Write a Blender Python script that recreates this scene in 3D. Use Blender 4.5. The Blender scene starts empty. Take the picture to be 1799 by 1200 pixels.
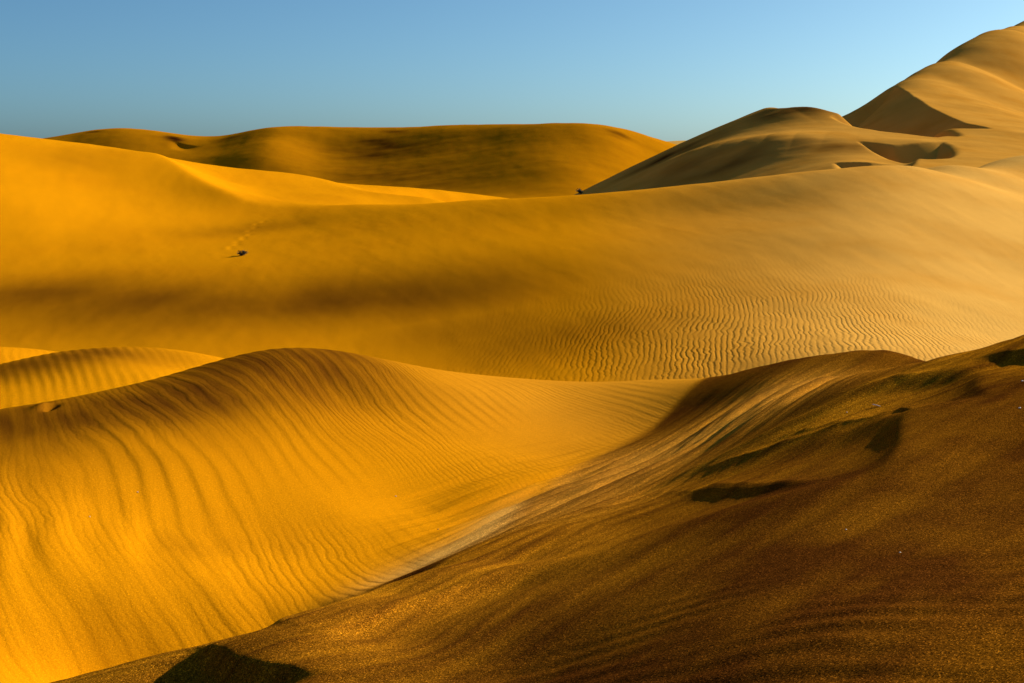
import bpy, math
import numpy as np
from mathutils import Vector

# ------------------------------------------------------------------ camera, sky, sun, exposure
scene = bpy.context.scene
FPX = 2471.0                     # focal length in photograph pixels (1799 wide)
PITCH = math.atan(335.0 / FPX)   # horizon at row 265
ZC = 2.4                         # eye height above the trough between the near dunes
cam_d = bpy.data.cameras.new("camera")
cam_d.sensor_width = 36.0
cam_d.lens = 36.0 * FPX / 1799.0
cam_d.clip_start = 0.05
cam_d.clip_end = 60000.0
cam = bpy.data.objects.new("camera", cam_d)
scene.collection.objects.link(cam)
cam.location = (0, 0, ZC)
cam.rotation_euler = (math.pi / 2 - PITCH, 0, 0)
scene.camera = cam

SUN_AZ, SUN_EL = 55.0, 21.5      # degrees right of the view direction (+Y), height
world = bpy.data.worlds.new("World")
scene.world = world
world.use_nodes = True
wn = world.node_tree
for n in list(wn.nodes):
    wn.nodes.remove(n)
sky = wn.nodes.new("ShaderNodeTexSky")
sky.sky_type = 'NISHITA'
sky.sun_disc = False
sky.sun_elevation = math.radians(SUN_EL)
sky.sun_rotation = math.radians(SUN_AZ)
sky.altitude = 0
sky.air_density = 0.5
sky.dust_density = 1.2
sky.ozone_density = 6.0
bg = wn.nodes.new("ShaderNodeBackground")
bg.inputs['Strength'].default_value = 0.071
out = wn.nodes.new("ShaderNodeOutputWorld")
tint = wn.nodes.new("ShaderNodeMix")
tint.data_type = 'RGBA'; tint.blend_type = 'MULTIPLY'
tint.inputs[0].default_value = 1.0
tint.inputs[7].default_value = (0.92, 1.13, 0.95, 1)
wn.links.new(sky.outputs[0], tint.inputs[6])
wn.links.new(tint.outputs[2], bg.inputs['Color'])
wn.links.new(bg.outputs[0], out.inputs['Surface'])

sun_d = bpy.data.lights.new("sun", 'SUN')
sun_d.energy = 5.0
sun_d.angle = math.radians(0.6)
sun_d.color = (1.0, 0.90, 0.72)
sun = bpy.data.objects.new("sun", sun_d)
scene.collection.objects.link(sun)
_a, _e = math.radians(SUN_AZ), math.radians(SUN_EL)
S = Vector((math.sin(_a) * math.cos(_e), math.cos(_a) * math.cos(_e), math.sin(_e)))
sun.rotation_euler = S.to_track_quat('Z', 'Y').to_euler()
sun.location = S * 60
vs = scene.view_settings
vs.view_transform = 'Standard'
vs.look = 'None'
vs.exposure = 0.74
vs.gamma = 1.0
vs.use_curve_mapping = False
scene.cycles.diffuse_bounces = 1

# ------------------------------------------------------------------ maths helpers
cp, sp = math.cos(PITCH), math.sin(PITCH)

def at(px, py, Y):
    """the place at forward distance Y (m) seen at photograph pixel px, py"""
    rx = px - 899.5
    ru = 600.0 - py
    ry = FPX * cp + ru * sp
    rz = -FPX * sp + ru * cp
    return (rx / ry * Y, Y, ZC + rz / ry * Y)

def pixel(X, Y, Z):
    dz = Z - ZC
    fwd = Y * cp - dz * sp
    up = Y * sp + dz * cp
    return 899.5 + FPX * X / fwd, 600.0 - FPX * up / fwd

def sstep(a, b, x):
    t = np.clip((x - a) / (b - a), 0, 1)
    return t * t * (3 - 2 * t)

_rng = np.random.default_rng(7)
_G = _rng.normal(size=(512, 2))
_G /= np.linalg.norm(_G, axis=1)[:, None]
_P = _rng.permutation(512)

def noise(x, y, seed=0):
    """2-D gradient noise, about -0.7..0.7"""
    x = np.asarray(x, float) + seed * 17.31
    y = np.asarray(y, float) - seed * 9.77
    xi, yi = np.floor(x).astype(int), np.floor(y).astype(int)
    xf, yf = x - xi, y - yi
    u = xf ** 3 * (xf * (xf * 6 - 15) + 10)
    v = yf ** 3 * (yf * (yf * 6 - 15) + 10)
    def g(i, j):
        h = _P[(_P[(xi + i) & 511] + yi + j) & 511]
        return _G[h, 0] * (xf - i) + _G[h, 1] * (yf - j)
    a = g(0, 0) * (1 - u) + g(1, 0) * u
    b = g(0, 1) * (1 - u) + g(1, 1) * u
    return a * (1 - v) + b * v

def fbm(x, y, seed=0, octv=4):
    s, a = 0, 1.0
    for k in range(octv):
        s = s + a * noise(x * 2 ** k, y * 2 ** k, seed + k)
        a *= 0.5
    return s

class Surface:
    """thin-plate surface Z(X, Y) through survey points"""
    def __init__(self):
        self.p = []
    def add(self, pts, step=70):
        """a feature line: (px, py, Y) points, resampled"""
        pts = np.array(pts, float)
        seg = np.hypot(np.diff(pts[:, 0]), np.diff(pts[:, 1]))
        s = np.concatenate([[0], np.cumsum(seg)])
        n = max(2, int(s[-1] / step) + 1)
        q = np.linspace(0, s[-1], n)
        # monotone-ish cubic (Catmull) resample
        out = []
        for t in q:
            i = min(max(np.searchsorted(s, t) - 1, 0), len(pts) - 2)
            h = s[i + 1] - s[i]
            w = (t - s[i]) / h
            p0 = pts[max(i - 1, 0)]; p1 = pts[i]; p2 = pts[i + 1]; p3 = pts[min(i + 2, len(pts) - 1)]
            s0 = s[max(i - 1, 0)]; s3 = s[min(i + 2, len(pts) - 1)]
            m1 = (p2 - p0) / max(s[i + 1] - s0, 1e-6) * h
            m2 = (p3 - p1) / max(s3 - s[i], 1e-6) * h
            out.append((2*w**3-3*w*w+1)*p1 + (w**3-2*w*w+w)*m1 + (-2*w**3+3*w*w)*p2 + (w**3-w*w)*m2)
        self.p += [at(*o) for o in out]
        return out
    def pts(self, pts):
        self.p += [at(*o) for o in pts]
    def xyz(self, pts):
        self.p += [(x, y, z + ZC) for x, y, z in pts]
    def crest(self, pts, back, step=70):
        """a skyline: behind it the ground falls below the line of sight"""
        for o in self.add(pts, step):
            for dY, drop in back:
                a = at(o[0], o[1], o[2] + dY)
                self.p.append((a[0], a[1], a[2] - drop))
    def solve(self, lam=1e-3):
        P = np.array(self.p)
        self.c = P[:, :2].mean(0)
        self.k = P[:, :2].std()
        q = (P[:, :2] - self.c) / self.k
        n = len(q)
        d2 = ((q[:, None] - q[None]) ** 2).sum(2)
        K = 0.5 * d2 * np.log(d2 + 1e-12) + lam * np.eye(n)
        A = np.zeros((n + 3, n + 3))
        A[:n, :n] = K
        A[:n, n] = 1; A[:n, n + 1:] = q
        A[n:, :n] = A[:n, n:].T
        b = np.zeros(n + 3)
        b[:n] = P[:, 2]
        self.w = np.linalg.solve(A, b)
        self.q = q
        return self
    def base(self, X, Y):
        X, Y = np.broadcast_arrays(np.asarray(X, float), np.asarray(Y, float))
        sh = X.shape
        x = (X.ravel() - self.c[0]) / self.k
        y = (Y.ravel() - self.c[1]) / self.k
        z = np.empty_like(x)
        n = len(self.q)
        for i in range(0, len(x), 20000):
            j = slice(i, i + 20000)
            d2 = (x[j, None] - self.q[None, :, 0]) ** 2 + (y[j, None] - self.q[None, :, 1]) ** 2
            z[j] = (0.5 * d2 * np.log(d2 + 1e-12)) @ self.w[:n] + self.w[n] + self.w[n + 1] * x[j] + self.w[n + 2] * y[j]
        return z.reshape(sh)
    def hit(self, px, py, y0, y1, n=400):
        """first place where the line of sight through px, py meets the surface"""
        Y = np.geomspace(y0, y1, n)
        a = np.array(at(px, py, 1.0))
        X = a[0] * Y
        Zr = ZC + (a[2] - ZC) * Y
        d = Zr - self.base(X, Y)
        i = int(np.argmax(d < 0)) if (d < 0).any() else int(np.argmin(np.abs(d)))
        return X[i], Y[i]

def seg_dist(X, Y, line):
    """signed distance (left of the direction > 0), distance and smooth 0..1 place along a polyline"""
    best = np.full(X.shape, 1e9); side = np.zeros(X.shape)
    L = np.array(line)
    ln = np.hypot(*(L[1:] - L[:-1]).T)
    cum = np.concatenate([[0], np.cumsum(ln)])
    for i in range(len(L) - 1):
        dx, dy = L[i + 1] - L[i]
        t = ((X - L[i, 0]) * dx + (Y - L[i, 1]) * dy) / (dx * dx + dy * dy + 1e-12)
        tc = np.clip(t, 0, 1)
        ex, ey = X - (L[i, 0] + tc * dx), Y - (L[i, 1] + tc * dy)
        d = np.hypot(ex, ey)
        m = d < best
        best = np.where(m, d, best)
        side = np.where(m, np.sign(dx * ey - dy * ex), side)
    C = L[-1] - L[0]
    al = np.clip(((X - L[0, 0]) * C[0] + (Y - L[0, 1]) * C[1]) / (C @ C), 0, 1)
    return side * best, best, al

def slip(X, Y, line, H, slope=0.62, run=None, ends=0.2, lip=0.0, lipw=None):
    """height change of a small slip face below a brink line (falls on the left of its direction)"""
    s, d, al = seg_dist(X, Y, line)
    env = sstep(0, ends, al) * sstep(0, ends, 1 - al)
    run = run or 4 * H / slope
    h = H * env
    f = np.minimum(np.maximum(s, 0) * slope, h)
    back = np.where(s > 0, 1 - sstep(h / slope, h / slope + run + 1e-6, s), 0)
    dz = -f * np.where(s > 0, back, 0)
    if lip:
        lw = lipw or H * 3
        dz = dz + lip * env * np.exp(-np.abs(np.minimum(s, 0)) / lw) * np.where(s > 0, back * np.clip(1 - s * slope / (h + 1e-6), 0, 1), 1)
    return dz

def scour(X, Y, line, H, w, ends=0.45, wig=.18):
    """hollow below a sharp brink line (on the left of its direction) that runs out softly"""
    s, d, al = seg_dist(X, Y, line)
    env = sstep(0, ends, al) * sstep(0, ends, 1 - al)
    b = .05 * w
    s = s + wig * w * noise(X / (2.2 * w), Y / (2.2 * w), 97)
    x = b * np.logaddexp(0, s / b) / w
    return -H * env * x * np.exp(1 - x)

def ridge(X, Y, line, H, w, ends=0.3):
    s, d, al = seg_dist(X, Y, line)
    return H * np.exp(-np.sqrt((d / w) ** 2 + .02)) * sstep(0, ends, al) * sstep(0, ends, 1 - al)

def streak(X, Y, line, width, ends=0.25):
    """soft 0..1 band along a line"""
    L = np.array(line, float)
    cum = np.concatenate([[0], np.cumsum(np.hypot(*(L[1:] - L[:-1]).T))])
    n = int(np.clip(cum[-1] / (width * .5), 4, 40))
    g = np.zeros(X.shape)
    for t in np.linspace(0, 1, n):
        x, y = np.interp(t * cum[-1], cum, L[:, 0]), np.interp(t * cum[-1], cum, L[:, 1])
        w = .15 + .85 * float(sstep(0, ends, t) * sstep(0, ends, 1 - t))
        g = np.maximum(g, w * np.exp(-((X - x) ** 2 + (Y - y) ** 2) / width ** 2))
    return g

# ------------------------------------------------------------------ sand
def sand_material():
    m = bpy.data.materials.new("dune_sand")
    m.use_nodes = True
    nt = m.node_tree
    N, Lk = nt.nodes, nt.links
    for n in list(N):
        N.remove(n)
    def node(t, **kw):
        n = N.new(t)
        for k, v in kw.items():
            setattr(n, k, v)
        return n
    def math_(op, a, b=None, clamp=False):
        n = node("ShaderNodeMath", operation=op, use_clamp=clamp)
        for i, v in enumerate((a, b)):
            if v is None: continue
            if isinstance(v, (int, float)): n.inputs[i].default_value = v
            else: Lk.new(v, n.inputs[i])
        return n.outputs[0]
    def mix(f, a, b):
        n = node("ShaderNodeMix", data_type='RGBA')
        for i, v in ((0, f), (6, a), (7, b)):
            if isinstance(v, (int, float)): n.inputs[i].default_value = v
            elif isinstance(v, tuple): n.inputs[i].default_value = (*v, 1)
            else: Lk.new(v, n.inputs[i])
        return n.outputs[2]
    def attr(name):
        return node("ShaderNodeAttribute", attribute_name=name).outputs['Fac']
    geo = node("ShaderNodeNewGeometry")
    pos = geo.outputs['Position']
    def tex(scale, detail=2.0, rough=0.5):
        n = node("ShaderNodeTexNoise")
        n.inputs['Scale'].default_value = scale
        n.inputs['Detail'].default_value = detail
        n.inputs['Roughness'].default_value = rough
        Lk.new(pos, n.inputs['Vector'])
        return n.outputs['Fac']
    mineral, pale, grain, rip, phase = attr("mineral"), attr("pale"), attr("grain"), attr("ripple"), attr("phase")
    # grains: a fine speckle of light and dark grains
    vor = node("ShaderNodeTexVoronoi")
    vor.inputs['Scale'].default_value = 290.0
    Lk.new(pos, vor.inputs['Vector'])
    sep = node("ShaderNodeSeparateColor")
    Lk.new(vor.outputs['Color'], sep.inputs[0])
    rnd = sep.outputs[0]
    blot = tex(0.35, 5, 0.6)
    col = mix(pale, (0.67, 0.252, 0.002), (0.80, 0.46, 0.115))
    col = mix(math_('MULTIPLY', math_('SUBTRACT', blot, 0.45), 1.2, True), col, (0.59, 0.20, 0.002))
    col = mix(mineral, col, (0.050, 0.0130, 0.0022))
    # speckle
    sp1 = math_('MULTIPLY', math_('SUBTRACT', rnd, 0.5), grain)
    glint = math_('MULTIPLY', math_('POWER', sep.outputs[1], 9.0), math_('MULTIPLY', grain, 3.6))
    dk = math_('ADD', math_('ADD', 1.0, math_('MULTIPLY', sp1, 1.5)), glint)
    vm = node("ShaderNodeVectorMath", operation='SCALE')
    Lk.new(col, vm.inputs[0]); Lk.new(dk, vm.inputs['Scale'])
    col = vm.outputs[0]
    # ripple relief carried by the phase attribute
    w1 = tex(2.2, 3, 0.55)
    w2 = tex(9.0, 2, 0.5)
    ph = math_('ADD', phase, math_('ADD', math_('MULTIPLY', w1, 12.0), math_('MULTIPLY', w2, 4.6)))
    wv = math_('SINE', ph)
    wv2 = math_('MULTIPLY', math_('SINE', math_('ADD', math_('MULTIPLY', ph, 2.0), 0.9)), 0.28)
    amp = math_('MULTIPLY', rip, math_('MULTIPLY', math_('SUBTRACT', tex(1.3, 3), 0.22), 2.4, True))
    hgt = math_('MULTIPLY', math_('ADD', wv, wv2), amp)
    hg = math_('MULTIPLY', math_('MULTIPLY', rnd, grain), 0.0026)
    hn = math_('MULTIPLY', tex(60.0, 3, 0.6), 0.0022)
    tot = math_('ADD', math_('ADD', hgt, hg), hn)
    bump = node("ShaderNodeBump")
    bump.inputs['Strength'].default_value = 1.0
    bump.inputs['Distance'].default_value = 1.0
    Lk.new(tot, bump.inputs['Height'])
    bsdf = node("ShaderNodeBsdfPrincipled")
    bsdf.inputs['Roughness'].default_value = 0.8
    bsdf.inputs['Specular IOR Level'].default_value = 0.0
    bsdf.inputs['Diffuse Roughness'].default_value = 0.1
    Lk.new(col, bsdf.inputs['Base Color'])
    Lk.new(bump.outputs[0], bsdf.inputs['Normal'])
    o = node("ShaderNodeOutputMaterial")
    Lk.new(bsdf.outputs[0], o.inputs['Surface'])
    return m

SAND = sand_material()

def grid_mesh(name, X, Y, Z, attrs, keep=None, label=None):
    """one mesh object from a grid of ground points; keep: a mask of quads"""
    nr, nc = X.shape
    idx = np.arange(nr * nc).reshape(nr, nc)
    quads = np.stack([idx[:-1, :-1], idx[:-1, 1:], idx[1:, 1:], idx[1:, :-1]], -1)
    quads = quads[keep] if keep is not None else quads.reshape(-1, 4)
    used = np.zeros(nr * nc, bool)
    used[quads.ravel()] = True
    remap = np.cumsum(used) - 1
    quads = remap[quads]
    co = np.stack([X.ravel(), Y.ravel(), Z.ravel()], 1)[used]
    me = bpy.data.meshes.new(name)
    me.vertices.add(len(co))
    me.vertices.foreach_set("co", co.ravel())
    me.loops.add(quads.size)
    me.loops.foreach_set("vertex_index", quads.ravel().astype(np.int32))
    me.polygons.add(len(quads))
    me.polygons.foreach_set("loop_start", np.arange(0, quads.size, 4, dtype=np.int32))
    me.polygons.foreach_set("use_smooth", np.ones(len(quads), bool))
    me.update()
    me.validate()
    for k, v in attrs.items():
        a = me.attributes.new(k, 'FLOAT', 'POINT')
        a.data.foreach_set("value", np.broadcast_to(v, X.shape).ravel()[used].astype(np.float32))
    me.materials.append(SAND)
    ob = bpy.data.objects.new(name, me)
    scene.collection.objects.link(ob)
    ob["kind"] = "structure"
    if label: ob["label"] = label
    if keep is not None:
        # normals of the whole grid, so that neighbouring pieces join without a seam
        P = np.stack([X, Y, Z], -1)
        du = np.gradient(P, axis=1); dv = np.gradient(P, axis=0)
        nn = np.cross(du, dv).reshape(-1, 3)
        nn /= np.linalg.norm(nn, axis=1)[:, None] + 1e-12
        nn[nn[:, 2] < 0] *= -1
        me.normals_split_custom_set_from_vertices(nn[used].tolist())
    return ob

def rows(*spans):
    """distances: (from, to, count) spans, log spaced"""
    out = [np.geomspace(a, b, n, endpoint=False) for a, b, n in spans]
    return np.concatenate(out + [[spans[-1][1]]])

def fan(u0, u1, nc, Ys, c=0.0, pad=0.35):
    """a ground grid that widens with distance, coarser towards its sides"""
    us = [np.linspace(u0, u1, nc)]
    if pad:
        q = np.linspace(0, 1, 41)[1:] ** 1.6 * pad
        us = [u0 - q[::-1]] + us + [u1 + q]
    U, Yg = np.meshgrid(np.concatenate(us), Ys)
    return U * (Yg + c), Yg

def zero(X): return np.zeros(X.shape)

# ------------------------------------------------------------------ open desert to the horizon
def build_floor():
    r = np.geomspace(.5, 40000, 200)
    th = np.linspace(-math.pi, math.pi, 181)
    T, R = np.meshgrid(th, r)
    X, Y = R * np.sin(T), 20 + R * np.cos(T)
    Z = ZC - 9.2 + 0.6 * noise(X / 60, Y / 45, 3) + 2.0 * noise(X / 400, Y / 300, 4) * sstep(400, 900, R)
    Z = np.where(R < 40, np.minimum(Z, ZC - 9.2), Z)
    grid_mesh("desert_floor", X, Y, Z, dict(mineral=zero(X) + .06, pale=zero(X) + .45, grain=zero(X), ripple=zero(X), phase=zero(X)),
              label="flat sand floor running out between the dunes to the horizon")

# ------------------------------------------------------------------ distant and far dunes
def build_distant():
    s = Surface()
    s.crest([(700, 262, 900), (950, 256, 900), (1140, 251, 900), (1180, 248, 900), (1240, 246, 905), (1400, 250, 910), (1700, 258, 910)], [(60, 8)], 60)
    s.pts([(p, 330, 760) for p in range(600, 1900, 150)])
    s.pts([(500, 275, 900), (1900, 275, 910)])
    s.solve()
    X, Y = fan(-.12, .36, 240, rows((740, 1000, 80)))
    Z = s.base(X, Y) + 0.5 * fbm(X / 40, Y / 30, 5)
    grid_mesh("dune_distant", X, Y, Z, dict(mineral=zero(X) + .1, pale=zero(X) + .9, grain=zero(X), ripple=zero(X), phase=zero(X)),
              label="pale low ridge glimpsed on the skyline beyond the long brown dune")

def build_far():
    s = Surface()
    s.crest([(-500, 262, 352), (-200, 255, 350), (0, 250, 348), (85, 243, 346), (110, 238, 345), (150, 228, 344), (200, 224, 342), (250, 225, 341), (300, 232, 342),
             (350, 241, 343), (400, 237, 341), (440, 227, 337), (470, 220, 334), (520, 221, 338), (600, 221, 340), (680, 223, 338),
             (750, 220, 335), (850, 216, 330), (920, 217, 326), (1000, 216, 321), (1050, 217, 321), (1090, 219, 325),
             (1120, 231, 331), (1150, 244, 338), (1185, 257, 346), (1260, 290, 356), (1400, 340, 365)], [(14, 3.0), (60, 14)], 35)
    # hollow and spur on the left
    s.pts([(350, 256, 329), (330, 262, 327), (380, 262, 327), (420, 258, 325), (470, 243, 320), (470, 270, 310), (520, 248, 328), (560, 262, 324), (560, 290, 313),
           (250, 245, 330), (180, 242, 331), (120, 250, 333), (100, 275, 322), (250, 280, 318), (350, 285, 316)])
    s.pts([(700, 250, 326), (850, 250, 318), (1000, 250, 309), (1080, 250, 311), (1120, 265, 316)])
    s.pts([(700, 290, 308), (850, 290, 299), (1000, 290, 291), (1080, 290, 298), (1140, 290, 308)])
    s.add([(-500, 330, 300), (0, 330, 302), (300, 335, 298), (600, 338, 290), (870, 340, 280), (1010, 335, 274), (1100, 330, 288), (1200, 330, 302), (1400, 360, 320)], 100)
    s.add([(-500, 360, 266), (0, 362, 266), (600, 360, 262), (870, 358, 252), (1010, 354, 246), (1200, 354, 256), (1400, 380, 270)], 120)
    s.solve(2e-3)
    X, Y = fan(-.42, .20, 420, rows((235, 290, 80), (290, 350, 170), (350, 430, 40)))
    Z = s.base(X, Y)
    Z = Z + .14 * fbm(X / 14, Y / 9, 11) + .03 * fbm(X / 3, Y / 6, 12)
    H = lambda px, py: s.hit(px, py, 250, 345)
    Z = Z + slip(X, Y, [H(300, 246), H(325, 254), H(345, 257), H(362, 254)][::-1], .5, .5, ends=.45)
    mn = zero(X)
    st = fbm(X / 16, Y / 4, 21)
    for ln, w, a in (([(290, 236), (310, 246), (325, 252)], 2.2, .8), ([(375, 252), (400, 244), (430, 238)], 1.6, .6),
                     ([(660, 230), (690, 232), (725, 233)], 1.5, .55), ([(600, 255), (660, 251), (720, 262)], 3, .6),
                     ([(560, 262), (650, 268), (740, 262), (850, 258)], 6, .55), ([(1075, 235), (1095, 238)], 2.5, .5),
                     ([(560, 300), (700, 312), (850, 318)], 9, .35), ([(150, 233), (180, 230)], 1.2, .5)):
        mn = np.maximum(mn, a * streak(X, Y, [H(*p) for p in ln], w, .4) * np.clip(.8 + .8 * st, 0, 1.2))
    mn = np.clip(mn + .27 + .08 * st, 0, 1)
    grid_mesh("dune_far", X, Y, Z, dict(mineral=mn, pale=zero(X) + .0, grain=zero(X), ripple=zero(X), phase=zero(X)),
              label="long brown dune ridge closing the valley under the sky")

# ------------------------------------------------------------------ tall dune on the right
def build_right():
    s = Surface()
    s.crest([(900, 398, 104), (960, 369, 104), (1010, 343, 104), (1060, 318, 103.5), (1100, 297, 103), (1150, 273, 102.5), (1200, 250, 102), (1250, 228, 101.5), (1300, 207, 101), (1340, 192, 100.5), (1380, 180, 100.5),
             (1430, 160, 101), (1480, 157, 104), (1530, 160, 110)], [(5, .8), (14, 3.5), (32, 11)], 22)
    s.crest([(1565, 150, 116), (1600, 130, 121), (1640, 107, 131), (1690, 80, 146), (1740, 57, 164), (1799, 42, 188), (1900, 20, 225), (2200, 10, 290)], [(6, .5), (24, 4)], 22)
    # ridge that runs down from the peak towards the viewer
    s.add([(1580, 150, 115), (1600, 165, 110), (1640, 190, 104), (1690, 213, 98), (1738, 223, 95), (1799, 232, 94)], 30)
    s.pts([(1700, 120, 131), (1799, 100, 156), (1799, 160, 127), (1799, 200, 111), (1750, 190, 108), (1700, 160, 115), (1650, 140, 118), (1900, 120, 170), (2000, 200, 134)])
    # shoulder and its spurs
    s.add([(1420, 215, 95), (1480, 205, 97), (1530, 197, 99), (1560, 190, 102)], 40)
    s.add([(1380, 250, 89), (1450, 246, 88.5), (1520, 246, 88), (1600, 244, 88.5), (1650, 246, 89)], 40)
    s.add([(1300, 262, 90.5), (1200, 285, 92), (1100, 322, 95)], 40)
    s.pts([(1250, 250, 96), (1340, 230, 94.5), (1150, 290, 97.5)])
    s.add([(1700, 250, 88), (1799, 255, 89), (2000, 262, 92)], 60)
    s.add([(1450, 285, 82), (1530, 284, 80), (1600, 286, 80), (1700, 280, 81), (1799, 282, 82), (2100, 285, 86)], 50)
    s.add([(960, 378, 92), (1050, 352, 90), (1150, 338, 87), (1250, 328, 84), (1350, 316, 81), (1450, 306, 78)], 60)
    s.add([(900, 420, 80), (1050, 395, 76), (1200, 375, 71), (1400, 345, 66), (1600, 330, 65), (1799, 325, 66), (2100, 320, 68)], 90)
    s.pts([(800, 450, 78)])
    s.solve(8e-4)
    X, Y = fan(0.0, .44, 440, rows((60, 74, 20), (74, 112, 270), (112, 180, 130), (180, 300, 24)))
    H = lambda px, py: s.hit(px, py, 70, 175)
    Z = s.base(X, Y)
    st = fbm(X / 5, Y / 2.2, 31)
    Z = Z + .05 * st
    pl = lambda *p: [H(*q) for q in p]
    # brinks: the slip face falls on the viewer's left of each
    Z = Z + slip(X, Y, pl((1750, 228), (1700, 217), (1660, 201), (1620, 178), (1592, 160), (1572, 152)), 4.4, .62, run=6, ends=.3)
    Z = Z + slip(X, Y, pl((1662, 249), (1610, 250), (1570, 251), (1500, 248)), 1.5, .62, run=3.5, ends=.4)
    Z = Z + scour(X, Y, pl((1596, 292), (1612, 280), (1632, 264), (1652, 250)), .45, 1.2, .35)
    Z = Z + slip(X, Y, pl((1612, 283), (1560, 281), (1530, 282), (1460, 287)), 1.3, .62, run=3, ends=.4)
    Z = Z + slip(X, Y, pl((1600, 205), (1550, 192), (1500, 196), (1455, 210)), 2.2, .62, run=5, ends=.4)
    Z = Z + .45 * streak(X, Y, pl((1520, 247), (1440, 246), (1330, 258), (1200, 283), (1090, 322)), 2.6, .4)
    Z = Z + .30 * streak(X, Y, pl((1555, 190), (1500, 192), (1430, 200), (1340, 222)), 2.2, .4)
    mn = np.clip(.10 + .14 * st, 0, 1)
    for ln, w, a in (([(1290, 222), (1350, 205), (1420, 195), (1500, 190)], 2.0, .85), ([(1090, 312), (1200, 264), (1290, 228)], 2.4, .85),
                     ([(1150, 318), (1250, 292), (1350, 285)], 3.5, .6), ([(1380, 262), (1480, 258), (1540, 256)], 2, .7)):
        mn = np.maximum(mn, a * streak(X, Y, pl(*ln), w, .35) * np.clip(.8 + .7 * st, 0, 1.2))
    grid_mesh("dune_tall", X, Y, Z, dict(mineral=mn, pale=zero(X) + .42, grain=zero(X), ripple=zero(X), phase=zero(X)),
              label="tall pale dune with dark slip faces climbing to the skyline")
    return s

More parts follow.
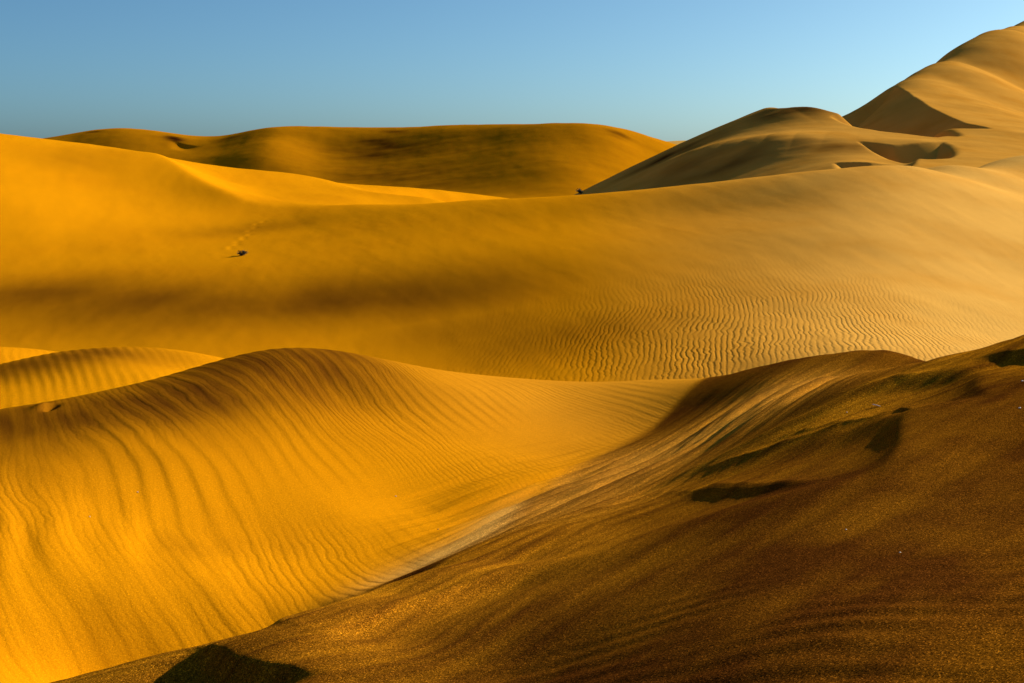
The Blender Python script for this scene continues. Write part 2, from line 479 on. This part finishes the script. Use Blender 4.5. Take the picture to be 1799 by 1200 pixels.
# ------------------------------------------------------------------ broad middle dune
def build_middle():
    s = Surface()
    s.xyz([(x, 15.5, -3.55) for x in (-18, -12, -8, -4, 0, 4, 8, 12, 18)])
    s.add([(-450, 600, 25), (0, 595, 25), (250, 600, 24), (500, 605, 23.5), (760, 640, 22), (960, 668, 20), (1250, 663, 19), (1500, 622, 19.2), (1650, 605, 20.5), (1799, 590, 22.5), (2250, 640, 23)], 140)
    s.add([(-450, 520, 28), (0, 520, 29), (300, 520, 29), (600, 520, 28.5), (900, 520, 27), (1200, 520, 25.4), (1500, 520, 24.2), (1650, 510, 25.5), (1799, 500, 28.3), (2250, 560, 28)], 140)
    s.add([(-450, 440, 33), (0, 440, 35), (200, 440, 36), (430, 447, 35.2), (700, 440, 33.5), (1000, 440, 31.2), (1300, 440, 29.5), (1500, 425, 29.2), (1650, 410, 30.6), (1799, 400, 34), (2250, 480, 34)], 140)
    s.add([(700, 390, 38.5), (1000, 380, 36.6), (1300, 370, 35.2), (1500, 347, 34.2), (1650, 335, 36.2), (1799, 330, 42), (2250, 410, 43)], 120)
    s.crest([(860, 350, 42), (930, 347, 41.5), (1010, 343, 41), (1100, 335, 40.2), (1200, 325, 39.6), (1350, 309, 38.6), (1500, 295, 38), (1600, 287, 39.5), (1700, 284, 44.5), (1799, 283, 52), (2250, 360, 58)],
            [(3, .35), (9, 1.6), (22, 5)], 70)
    s.add([(500, 371, 45), (560, 362, 45), (620, 358, 44.5), (700, 360, 43.5), (780, 355, 42.5)], 50)
    s.crest([(-450, 180, 46), (0, 234, 50), (60, 242, 51.3), (130, 250, 52.5), (200, 258, 54), (260, 270, 55), (330, 283, 56.5), (400, 294, 57.5), (480, 301, 59), (550, 310, 60.5),
             (600, 325, 61.5), (640, 331, 62), (720, 337, 64), (800, 342, 66.5), (850, 347, 68), (930, 356, 70)], [(4, .5), (14, 4)], 45)
    s.add([(255, 277, 53), (300, 303, 50), (340, 330, 47.7), (380, 352, 46.3), (430, 370, 45.2)], 30)
    s.pts([(400, 325, 53), (500, 335, 53), (580, 335, 55.5), (450, 350, 49), (520, 355, 49), (600, 345, 52), (700, 347, 55), (780, 350, 56)])
    s.pts([(0, 300, 43), (0, 350, 39.5), (0, 400, 37), (150, 300, 46.5), (150, 350, 42.5), (150, 400, 38.8), (300, 350, 45.5), (300, 400, 40.5), (400, 400, 41.3), (500, 400, 41), (600, 400, 39.2),
           (-450, 260, 41), (-450, 350, 36.5)])
    s.solve(1.5e-3)
    X, Y = fan(-.42, .42, 600, rows((14, 18, 20), (18, 32, 190), (32, 46, 130), (46, 72, 110), (72, 110, 24)))
    Z = s.base(X, Y)
    H = lambda px, py: s.hit(px, py, 17, 70)
    pl = lambda *p: [H(*q) for q in p]
    st = fbm(X / 2.4, Y / 4.5, 41)
    st2 = fbm(X / 1.2 + Y / 4, Y / 5, 42)
    Z = Z + .012 * st2 + .004 * fbm(X / .45 + Y / 9, Y / 3.5, 46, 3)
    Z = Z + ridge(X, Y, [at(*p)[:2] for p in ((180, 256, 53.6), (255, 277, 53), (300, 303, 50), (340, 330, 47.7), (380, 352, 46.3), (430, 370, 45.2), (500, 371, 45), (590, 360, 44.9))], .50, 1.8, .3)
    # a line of footprints climbing the left flank
    for k, q in enumerate(((402, 438), (408, 434), (414, 430), (420, 426), (425, 421), (431, 418), (436, 413), (441, 407), (446, 400), (453, 395), (460, 391))):
        fx, fy = H(*q)
        fx += .05 * (-1) ** k
        Z = Z - .015 * np.exp(-(((X - fx) / .08) ** 2 + ((Y - fy) / .15) ** 2)) + .007 * np.exp(-(((X - fx + .12) / .08) ** 2 + ((Y - fy) / .2) ** 2))
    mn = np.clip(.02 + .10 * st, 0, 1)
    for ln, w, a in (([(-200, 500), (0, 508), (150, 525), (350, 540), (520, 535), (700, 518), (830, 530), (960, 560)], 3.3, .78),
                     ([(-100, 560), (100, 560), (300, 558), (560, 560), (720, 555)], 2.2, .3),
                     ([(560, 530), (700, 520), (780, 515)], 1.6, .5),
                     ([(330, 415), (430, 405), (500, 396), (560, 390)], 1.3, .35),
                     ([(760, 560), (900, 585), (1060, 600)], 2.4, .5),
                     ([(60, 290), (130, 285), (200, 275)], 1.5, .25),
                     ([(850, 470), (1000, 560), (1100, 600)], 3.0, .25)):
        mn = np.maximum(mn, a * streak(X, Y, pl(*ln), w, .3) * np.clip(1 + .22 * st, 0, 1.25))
    # wind ripples, strongest on the right-hand flank
    c = np.array(H(1350, 580))
    rp = np.exp(-(((X - c[0]) / 3.8) ** 2 + ((Y - c[1]) / 4.6) ** 2) ** 1.3)
    rp = rp * .0040
    wrp = .55 * noise(X / 3.2, Y / 4.5, 43) + .22 * noise(X / 1.1, Y / 1.8, 44)
    ph = 2 * math.pi * (X - .16 * (Y - 20) + .02 * (Y - 20) ** 2 * .3 + .5 * wrp) / .088
    pale = .75 * sstep(.02, .38, X / Y)
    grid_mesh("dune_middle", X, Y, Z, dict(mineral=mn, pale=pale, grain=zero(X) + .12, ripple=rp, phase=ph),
              label="broad golden dune with fine wind ripples on its flank")
    return s

# ------------------------------------------------------------------ small dunes behind the near left crest
def build_humps():
    for nm, lab, cr, br, y0, y1, u in (
        ("dune_low", "rippled low dune crest just behind the near left dune",
         [(-500, 760, 12.6), (-300, 715, 13.2), (-120, 668, 14), (0, 640, 14.5), (100, 618, 15), (200, 610, 15.4), (250, 609, 15.6), (330, 617, 16), (400, 632, 16.4), (480, 655, 16.8), (620, 705, 17.4), (800, 790, 18)],
         [(-300, 760, 11.6), (0, 668, 13.4), (100, 650, 13.7), (200, 638, 14.1), (300, 640, 14.8), (0, 710, 12.2), (150, 690, 12.7), (300, 670, 13.4), (400, 670, 14.4), (300, 740, 11.8), (500, 730, 14), (0, 770, 11)], 10.5, 21, (-.42, .02)),
        ("dune_low", "small bright dune top showing behind the rippled low dune",
         [(-500, 640, 17.4), (-200, 611, 18.2), (0, 609, 18.8), (60, 612, 19.2), (110, 619, 19.6), (170, 630, 20), (260, 655, 20.5), (420, 700, 21)],
         [(-300, 680, 16), (0, 640, 17), (100, 650, 17.5), (0, 680, 16), (200, 680, 18), (300, 700, 19)], 15, 25, (-.42, -.1))):
        s = Surface()
        s.crest(cr, [(1.2, .22), (3.5, 1.2)], 60)
        s.pts(br)
        s.solve(1e-3)
        X, Y = fan(*u, 300, rows((y0, y1, 160)))
        Z = s.base(X, Y)
        Z = np.maximum(Z, ZC - 4.2)
        wrp = .12 * noise(X / 1.6, Y / 2.4, 51) + .05 * noise(X / .6, Y / 1.0, 52)
        ph = 2 * math.pi * (X + .40 * Y + wrp) / .115
        px, py = pixel(X, Y, Z)
        mn = np.clip(.75 * streak(X, Y, [s.hit(*p, y0, y1) for p in ((-200, 690), (0, 652), (100, 630), (220, 616), (300, 618))], .75, .25) + .04 + .1 * fbm(X, Y / 2, 53), 0, 1) if u[1] > -.05 else zero(X) + .15
        Z = Z + .0028 * np.sin(ph) * np.clip(.5 + 1.2 * noise(X / 1.1, Y / 1.5, 54), 0, 1)
        grid_mesh(nm, X, Y, Z, dict(mineral=mn, pale=zero(X), grain=zero(X) + .25, ripple=zero(X) + .0, phase=ph), label=lab)

# ------------------------------------------------------------------ near dunes: one ground, two dunes that meet in the trough
VALLEY = [(-900, 4.9), (-300, 5.2), (90, 5.75), (350, 6.2), (490, 6.7), (620, 6.9), (700, 7.4), (780, 7.75), (850, 8.1), (900, 8.6), (960, 9.3), (1050, 10.2), (1150, 11.1), (1230, 12.3), (1300, 13.5), (1400, 16), (3000, 30)]

def near_surface():
    s = Surface()
    s.crest([(-500, 830, 8.2), (-200, 762, 8.7), (0, 720, 9.2), (100, 705, 9.5), (200, 683, 9.9), (300, 660, 10.3), (400, 630, 10.8), (470, 615, 11.1), (530, 611, 11.4), (600, 617, 11.8), (680, 632, 12.3),
             (760, 648, 12.7), (860, 660, 13.1), (960, 668, 13.3), (1050, 671, 13.2), (1150, 667, 12.9), (1250, 663, 12.6), (1330, 645, 12.1), (1420, 627, 11.85), (1520, 621, 11.7), (1600, 626, 11.4)],
            [(1.0, .13), (3.2, .9)], 55)
    s.add([(-300, 820, 7.7), (0, 762, 8.55), (200, 727, 9.05), (350, 687, 9.75), (450, 657, 10.35), (540, 637, 10.85)], 60)
    s.pts([(300, 800, 8.4), (500, 800, 9.0), (700, 800, 9.6), (860, 800, 10.0), (600, 700, 10.6), (750, 720, 10.9), (900, 740, 11.2), (100, 820, 7.9)])
    s.pts([(0, 900, 7.2), (200, 900, 7.6), (400, 900, 8.0), (600, 900, 8.4), (750, 900, 8.8), (0, 1050, 6.4), (200, 1050, 6.7), (400, 1050, 7.0), (550, 1040, 7.3), (0, 1190, 5.9), (-400, 1190, 5.5), (-400, 950, 6.7)])
    s.add([(620, 1052, 7.0), (700, 1012, 7.5), (780, 975, 7.8), (850, 945, 8.0), (900, 905, 8.5), (960, 858, 9.2), (1050, 805, 10.2), (1150, 757, 10.95)], 60)
    s.pts([(1100, 720, 11.8), (1000, 705, 12.1), (1220, 715, 11.4)])
    crest7 = [(-500, 1350, 4.7), (-200, 1265, 5.0), (60, 1207, 5.15), (200, 1170, 5.15), (350, 1131, 5.1), (490, 1088, 5.3), (600, 1051, 5.8), (700, 1020, 6.3), (800, 977, 6.9), (860, 949, 7.3)]
    s.add(crest7[:3], 90)
    s.crest(crest7[3:7], [(.45, .07), (1.0, .22)], 60)
    s.add(crest7[6:], 60)
    s.add([(930, 925, 7.65), (1000, 905, 7.85), (1180, 850, 8.15), (1330, 775, 8.45), (1500, 690, 8.8), (1600, 652, 9.0)], 60)
    s.crest([(1660, 630, 9.1), (1730, 610, 9.4), (1799, 591, 9.7), (1950, 560, 10.1), (2300, 520, 10.6)], [(1.2, .2), (3, .8)], 60)
    s.pts([(960, 888, 8.6), (1180, 800, 9.4), (1180, 748, 10.9), (1330, 712, 9.9), (1330, 672, 11.1), (1420, 680, 9.9), (1520, 655, 9.9), (1070, 850, 8.9)])
    s.pts([(500, 1112, 4.95), (700, 1047, 5.8), (900, 990, 6.6), (1100, 922, 7.1),
           (700, 1100, 5.1), (900, 1100, 4.88), (1100, 1100, 4.48), (1300, 1100, 3.95), (1500, 1100, 3.68), (1799, 1100, 3.5),
           (500, 1190, 4.5), (300, 1190, 4.75), (900, 1190, 4.36), (1300, 1190, 3.5), (1799, 1190, 3.12),
           (1100, 1000, 5.42), (1300, 1000, 4.8), (1500, 1000, 4.38), (1799, 1000, 4.15), (1300, 900, 5.9), (1500, 900, 5.38), (1799, 900, 5.0),
           (1500, 800, 6.5), (1799, 800, 6.1), (1650, 720, 7.4), (1799, 700, 7.4), (1799, 640, 8.45), (2250, 1190, 2.75), (2250, 900, 4.2), (2250, 700, 6.5)])
    s.xyz([(-1.6, 2.5, -1.78), (0, 2.5, -1.52), (1.5, 2.5, -1.08), (-2.5, 1, -1.85), (0, 1, -1.5), (2.2, 1, -1.0), (-4.5, 3.5, -2.15), (4, 3, -.8), (5.5, 6, -.9), (7, 9, -1.1),
           (-7, 15.5, -3.4), (0, 17, -3.5), (7, 16, -3.4), (-9, 9, -1.95), (-12, 13, -3.1), (-7, 5, -2.2), (10, 8, -1.0), (11, 13, -2.6)])
    return s.solve(6e-4)

def build_near():
    s = near_surface()
    X, Y = fan(-.42, .42, 760, rows((1.2, 3.2, 30), (3.2, 7.2, 270), (7.2, 11.0, 200), (11.0, 13.6, 105), (13.6, 17, 24)), 2.0)
    Z = s.base(X, Y)
    H = lambda px, py: s.hit(px, py, 2.6, 13.5)
    pl = lambda *p: [H(*q) for q in p]
    px = 899.5 + X / Y * FPX * .992
    yv = np.interp(px, [v[0] for v in VALLEY], [v[1] for v in VALLEY])
    right = sstep(.25, -.25, Y - yv)              # 1 on the right-hand dune
    left = 1 - right
    # --- wind ripples of the left dune: relief
    wrp = .42 * noise(X / 2.2, Y / 3.0, 61) + .13 * noise(X / .7, Y / 1.3, 62) + .03 * noise(X / .25, Y / .5, 67)
    lam = .165 + .03 * noise(X / 3, Y / 3, 63)
    q = (X + .60 * (Y - 8) + wrp) / .16
    ph = 2 * math.pi * q
    fr = q - np.floor(q)
    saw = np.where(fr < .27, fr / .27, (1 - fr) / .73)
    saw = saw * saw * (3 - 2 * saw) - .5
    rip = saw * np.clip(.35 + 1.5 * noise(X / .7, Y / 1.4, 64), 0.08, 1.2)
    big = np.sin(2 * math.pi * (X + .30 * (Y - 7) + 1.6 * wrp) / .34 + 1.0)
    low = sstep(8.6, 6.6, Y)
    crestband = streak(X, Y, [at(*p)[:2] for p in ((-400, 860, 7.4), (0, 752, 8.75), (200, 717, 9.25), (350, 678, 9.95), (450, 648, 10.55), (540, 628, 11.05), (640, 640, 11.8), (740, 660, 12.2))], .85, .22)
    slope_zone = streak(X, Y, pl((880, 925), (1000, 870), (1150, 800), (1300, 730), (1450, 665)), .75, .12)
    Z = Z + left * (1 - slope_zone) ** 2 * (1 - .6 * sstep(750, 1000, px)) * (.0058 * rip * (1 - .35 * low) + .008 * big * low * np.clip(.4 + 1.6 * noise(X / .8, Y / 1.2, 68), 0, 1))
    # --- right-hand dune: wind-drawn streaks along the slope
    a0, a1 = np.array(H(905, 930)), np.array(H(1400, 672))
    dr = (a1 - a0) / np.linalg.norm(a1 - a0)
    al, ac = X * dr[0] + Y * dr[1], -X * dr[1] + Y * dr[0]
    slope_zone = streak(X, Y, pl((880, 925), (1000, 870), (1150, 800), (1300, 730), (1450, 665)), .75, .12)
    st = fbm(al / 2.0, ac / .12, 71, 4)
    st2 = fbm(al / 1.1, ac / .07, 72, 3)
    Z = Z + slope_zone * (.065 * st + .016 * st2)
    ter = fbm(al / 3.0, ac / .22, 73, 3)
    Z = Z + right * (1 - slope_zone) * (.010 * ter)
    # bedding lines that follow the wind-cut crest
    cl = [at(*p)[:2] for p in ((-200, 1265, 4.8), (90, 1200, 5.1), (350, 1131, 5.1), (490, 1088, 5.3), (600, 1051, 5.8), (700, 1020, 6.3), (800, 977, 6.9), (930, 925, 7.65), (1180, 850, 8.15), (1330, 775, 8.45), (1500, 690, 8.8), (1660, 630, 9.1), (1799, 591, 9.7))]
    cs, cd, ca = seg_dist(X, Y, cl)
    cs = cs + .05 * noise(X / .8, Y / .8, 78)
    bed = fbm(ca * 5.5, cs / .085, 79, 3)
    band = np.exp(-(cs / .85) ** 2) * sstep(.25, .0, cs - .0 * Y)
    Z = Z + right * band * .010 * bed
    # ripples low on the right-hand dune
    lowr = right * sstep(5.0, 3.6, Y)
    q2 = (Y * .8 + .35 * X + .10 * noise(X / .5, Y / .5, 75)) / .13
    Z = Z + lowr * .006 * np.sin(2 * math.pi * q2) * np.clip(.4 + noise(X / .6, Y / .6, 76), 0, 1)
    # small slip faces and scours
    Z = Z + scour(X, Y, pl((590, 1190), (520, 1177), (460, 1167), (405, 1154), (345, 1131)), .10, .16, .3, .05)
    Z = Z + scour(X, Y, pl((560, 1118), (515, 1096), (492, 1090), (470, 1094)), .05, .10, .4)
    Z = Z + scour(X, Y, pl((1540, 850), (1566, 800), (1574, 775), (1585, 745), (1598, 716), (1615, 705)), .075, .30, .3)
    Z = Z + scour(X, Y, pl((1610, 718), (1575, 714), (1535, 716)), .013, .03, .3)
    Z = Z + scour(X, Y, pl((1740, 700), (1718, 665), (1722, 645), (1745, 634)), .055, .28, .3)
    Z = Z + scour(X, Y, pl((2000, 598), (1799, 613), (1690, 632)), .05, .16, .3)
    Z = Z + scour(X, Y, pl((1590, 812), (1430, 830), (1300, 848), (1130, 862)), .020, .15, .4)
    Z = Z + scour(X, Y, pl((1640, 700), (1500, 728), (1400, 758), (1290, 800)), .024, .2, .4)
    Z = Z + scour(X, Y, pl((960, 985), (720, 1055), (560, 1110), (440, 1160)), .05, .16, .3)
    Z = Z + ridge(X, Y, pl((1700, 640), (1560, 668), (1430, 728), (1250, 815), (1100, 872)), .045, .11, .3)
    Z = Z + ridge(X, Y, pl((1735, 688), (1600, 711), (1480, 738), (1330, 796), (1180, 846)), .034, .09, .3)
    Z = Z + ridge(X, Y, pl((1600, 806), (1430, 826), (1250, 848), (1050, 904)), .020, .10, .35)
    # little burrow on the left crest
    b = np.array(H(82, 716))
    Z = Z + .025 * np.exp(-(((X - b[0] + .03) / .06) ** 2 + ((Y - b[1]) / .12) ** 2)) - .05 * np.exp(-(((X - b[0] - .03) / .035) ** 2 + ((Y - b[1] + .02) / .09) ** 2))
    # --- sand make-up, and haze painted over the trough
    mix1 = fbm(X / .8, Y / 1.0, 81)
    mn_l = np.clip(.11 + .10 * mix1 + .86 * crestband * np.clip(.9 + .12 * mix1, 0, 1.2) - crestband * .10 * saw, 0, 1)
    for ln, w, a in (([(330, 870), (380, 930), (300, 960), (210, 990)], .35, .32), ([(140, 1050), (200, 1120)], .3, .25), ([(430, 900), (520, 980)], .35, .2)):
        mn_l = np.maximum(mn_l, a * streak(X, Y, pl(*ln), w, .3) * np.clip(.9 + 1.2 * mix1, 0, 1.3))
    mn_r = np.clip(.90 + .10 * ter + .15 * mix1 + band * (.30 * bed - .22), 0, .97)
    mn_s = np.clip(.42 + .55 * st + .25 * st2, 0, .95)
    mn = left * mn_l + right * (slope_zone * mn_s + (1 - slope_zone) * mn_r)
    pale = right * (.04 + .22 * slope_zone) + left * .10 * sstep(500, 1100, px) * sstep(9, 12, Y)
    pale = np.maximum(pale, .62 * streak(X, Y, [at(*p)[:2] for p in ((600, 1062, 7.0), (700, 1014, 7.45), (780, 975, 7.8), (850, 945, 8.1), (900, 905, 8.6), (960, 858, 9.2))], .17, .35))  # pale strip along the trough: blowing-sand haze painted into the colour
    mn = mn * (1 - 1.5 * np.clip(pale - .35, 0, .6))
    gr = .14 + right * (1 - .6 * slope_zone) * .85
    fine = 2 * math.pi * (X + .55 * (Y - 8) + 1.1 * wrp) / .062
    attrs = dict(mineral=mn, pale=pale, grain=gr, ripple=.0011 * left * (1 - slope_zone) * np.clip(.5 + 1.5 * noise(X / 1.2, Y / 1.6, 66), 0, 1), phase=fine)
    cq = (right[:-1, :-1] + right[1:, 1:]) * .5 > .5
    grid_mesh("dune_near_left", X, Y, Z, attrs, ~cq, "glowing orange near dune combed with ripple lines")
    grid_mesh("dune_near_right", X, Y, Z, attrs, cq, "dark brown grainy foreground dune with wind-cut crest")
    return s, X, Y, Z

build_floor()
build_distant()
build_far()
S_tall = build_right()
S_mid = build_middle()
build_humps()
S_near, NX, NY, NZ = build_near()

def near_at(px, py):
    """the place on the finished near ground seen at a photograph pixel"""
    P, Q = pixel(NX, NY, NZ)
    d = (P - px) ** 2 + (Q - py) ** 2
    d[NY < 2.5] = 1e12
    d = np.where(d < 16, d + 1e-3 * NY, d)
    i = np.unravel_index(np.argmin(d), d.shape)
    return Vector((NX[i], NY[i], NZ[i]))

# ------------------------------------------------------------------ small things on the sand
def plain(name, col, rough=.8, var=.4, scale=30):
    m = bpy.data.materials.new(name)
    m.use_nodes = True
    nt = m.node_tree
    b = nt.nodes['Principled BSDF']
    b.inputs['Roughness'].default_value = rough
    t = nt.nodes.new('ShaderNodeTexNoise'); t.inputs['Scale'].default_value = scale
    r = nt.nodes.new('ShaderNodeValToRGB')
    r.color_ramp.elements[0].color = (*[c * (1 - var) for c in col], 1)
    r.color_ramp.elements[1].color = (*[min(1, c * (1 + var)) for c in col], 1)
    g = nt.nodes.new('ShaderNodeNewGeometry')
    nt.links.new(g.outputs['Position'], t.inputs['Vector'])
    nt.links.new(t.outputs['Fac'], r.inputs['Fac'])
    nt.links.new(r.outputs['Color'], b.inputs['Base Color'])
    return m

M_WOOD = plain('dead_wood', (.030, .022, .015))
M_LEAF = plain('desert_foliage', (.030, .032, .012))
M_BLEACH = plain('bleached_wood', (.80, .76, .68), .7, .12, 200)
M_PALE = plain('pale_stone', (.72, .66, .55), .7, .2, 300)
M_DARK = plain('dark_stone', (.05, .04, .035), .7, .3, 300)

def tube(path, radii, n=6):
    """vertices and faces of a tapered tube along a path"""
    V, F = [], []
    for i, p in enumerate(path):
        p = Vector(p)
        t = (Vector(path[min(i + 1, len(path) - 1)]) - Vector(path[max(i - 1, 0)])).normalized()
        a = t.cross(Vector((0.13, 0.21, .97))).normalized(); b = t.cross(a)
        for k in range(n):
            w = 2 * math.pi * k / n
            V.append(p + (a * math.cos(w) + b * math.sin(w)) * radii[i])
    for i in range(len(path) - 1):
        for k in range(n):
            F.append((i * n + k, i * n + (k + 1) % n, (i + 1) * n + (k + 1) % n, (i + 1) * n + k))
    F.append(tuple(range(n))[::-1]); F.append(tuple(range((len(path) - 1) * n, len(path) * n)))
    return V, F

def mesh(name, V, F, mat, parent=None, smooth=False):
    me = bpy.data.meshes.new(name)
    me.from_pydata([tuple(v) for v in V], [], F)
    me.materials.append(mat)
    for p in me.polygons: p.use_smooth = smooth
    o = bpy.data.objects.new(name, me)
    scene.collection.objects.link(o)
    o.parent = parent
    return o

def thing(name, label, cat, loc, group=None):
    o = bpy.data.objects.new(name, None)
    scene.collection.objects.link(o)
    o.location = loc
    o.empty_display_size = .1
    o['label'] = label; o['category'] = cat
    if group: o['group'] = group
    return o

def shrub(label, loc, w, h, stems, leaves, seed, flat):
    R = np.random.default_rng(seed)
    t = thing('desert_shrub', label, 'shrub', loc)
    LV, LF = [], []
    for k in range(stems):
        a = R.uniform(0, 2 * math.pi); lean = R.uniform(.35, 1.0)
        tip = Vector((math.cos(a) * w * .5 * lean, math.sin(a) * w * .5 * lean, h * R.uniform(.55, 1.0) * (1.15 - .5 * lean * flat)))
        path = [Vector((0, 0, -.05))]
        for i in range(1, 6):
            q = i / 5
            path.append(Vector((tip.x * q ** 1.2, tip.y * q ** 1.2, tip.z * q ** .8)) + Vector(R.normal(size=3)) * w * .02)
        V, F = tube(path, [w * .022 * (1 - .8 * i / 5) + .002 for i in range(6)], 5)
        mesh('stem', V, F, M_WOOD, t)
        for _ in range(leaves):
            q = R.uniform(.3, 1.0)
            j = min(int(q * 5), 4)
            c = path[j].lerp(path[j + 1], q * 5 - j) + Vector(R.normal(size=3)) * w * .06
            c.z = max(c.z, .01)
            d1 = Vector(R.normal(size=3)).normalized() * w * R.uniform(.04, .09); d2 = d1.cross(Vector(R.normal(size=3))).normalized() * w * .025
            n = len(LV)
            LV += [c - d1, c + d2, c + d1, c - d2]; LF.append((n, n + 1, n + 2, n + 3))
    mesh('foliage', LV, LF, M_LEAF, t)
    return t

x, y = S_mid.hit(424, 449, 20, 60)
shrub('low blackened dead bush half buried in the golden middle dune', (x, y, float(S_mid.base(x, y))), .32, .14, 11, 26, 3, 1.0)
x, y = S_tall.hit(1021, 341, 80, 112)
shrub('small dark green bush at the foot of the tall pale dune', (x, y, float(S_tall.base(x, y))), .75, .40, 12, 30, 5, .8)

p = near_at(1540, 715)
tw = thing('bleached_twig', 'tiny bleached white twig lying beside a scour on the dark foreground dune', 'twig', p)
V, F = tube([(-.022, .004, .012), (-.008, 0, .011), (.008, -.003, .008), (.024, -.005, .003)], [.0016, .0026, .0028, .0016], 6)
mesh('stem', V, F, M_BLEACH, tw, True)
V, F = tube([(-.004, 0, .011), (-.014, .012, .013)], [.0018, .0008], 5)
mesh('side_shoot', V, F, M_BLEACH, tw, True)

def pebble(px, py, r, mat, label, group, seed):
    r *= .75
    R = np.random.default_rng(seed)
    V, F = [], []
    nu, nv = 7, 5
    V.append((0, 0, -.6 * r))
    for j in range(1, nv):
        a = math.pi * j / nv
        for i in range(nu):
            b = 2 * math.pi * i / nu
            k = r * R.uniform(.8, 1.15)
            V.append((k * math.sin(a) * math.cos(b) * 1.25, k * math.sin(a) * math.sin(b), -.7 * k * math.cos(a)))
    V.append((0, 0, .6 * r))
    n = len(V)
    for i in range(nu):
        F.append((0, 1 + (i + 1) % nu, 1 + i)); F.append((n - 1, n - 1 - nu + i, n - 1 - nu + (i + 1) % nu))
        for j in range(nv - 2):
            F.append((1 + j * nu + i, 1 + j * nu + (i + 1) % nu, 1 + (j + 1) * nu + (i + 1) % nu, 1 + (j + 1) * nu + i))
    o = mesh('pebble', V, F, mat, None, True)
    o.location = near_at(px, py) + Vector((0, 0, r * .25))
    o.rotation_euler = (0, 0, R.uniform(0, 6))
    o['label'] = label; o['category'] = 'pebble'; o['group'] = group

for k, (a, b, r) in enumerate([(1557, 677, .006), (1488, 724, .005), (1796, 670, .008), (1791, 717, .007), (1673, 690, .004), (986, 899, .005), (1486, 930, .004), (1582, 970, .004)]):
    pebble(a, b, r, M_PALE, 'tiny pale pebble on the dark foreground dune', 'pale pebbles on the foreground dune', k)
for k, (a, b, r) in enumerate([(243, 866, .006), (697, 872, .006), (158, 907, .005), (771, 931, .006)]):
    pebble(a, b, r, M_DARK if k == 3 else M_PALE, 'tiny dark pebble on the orange rippled dune' if k == 3 else 'tiny pale pebble on the orange rippled dune', 'pebbles on the orange dune', 20 + k)
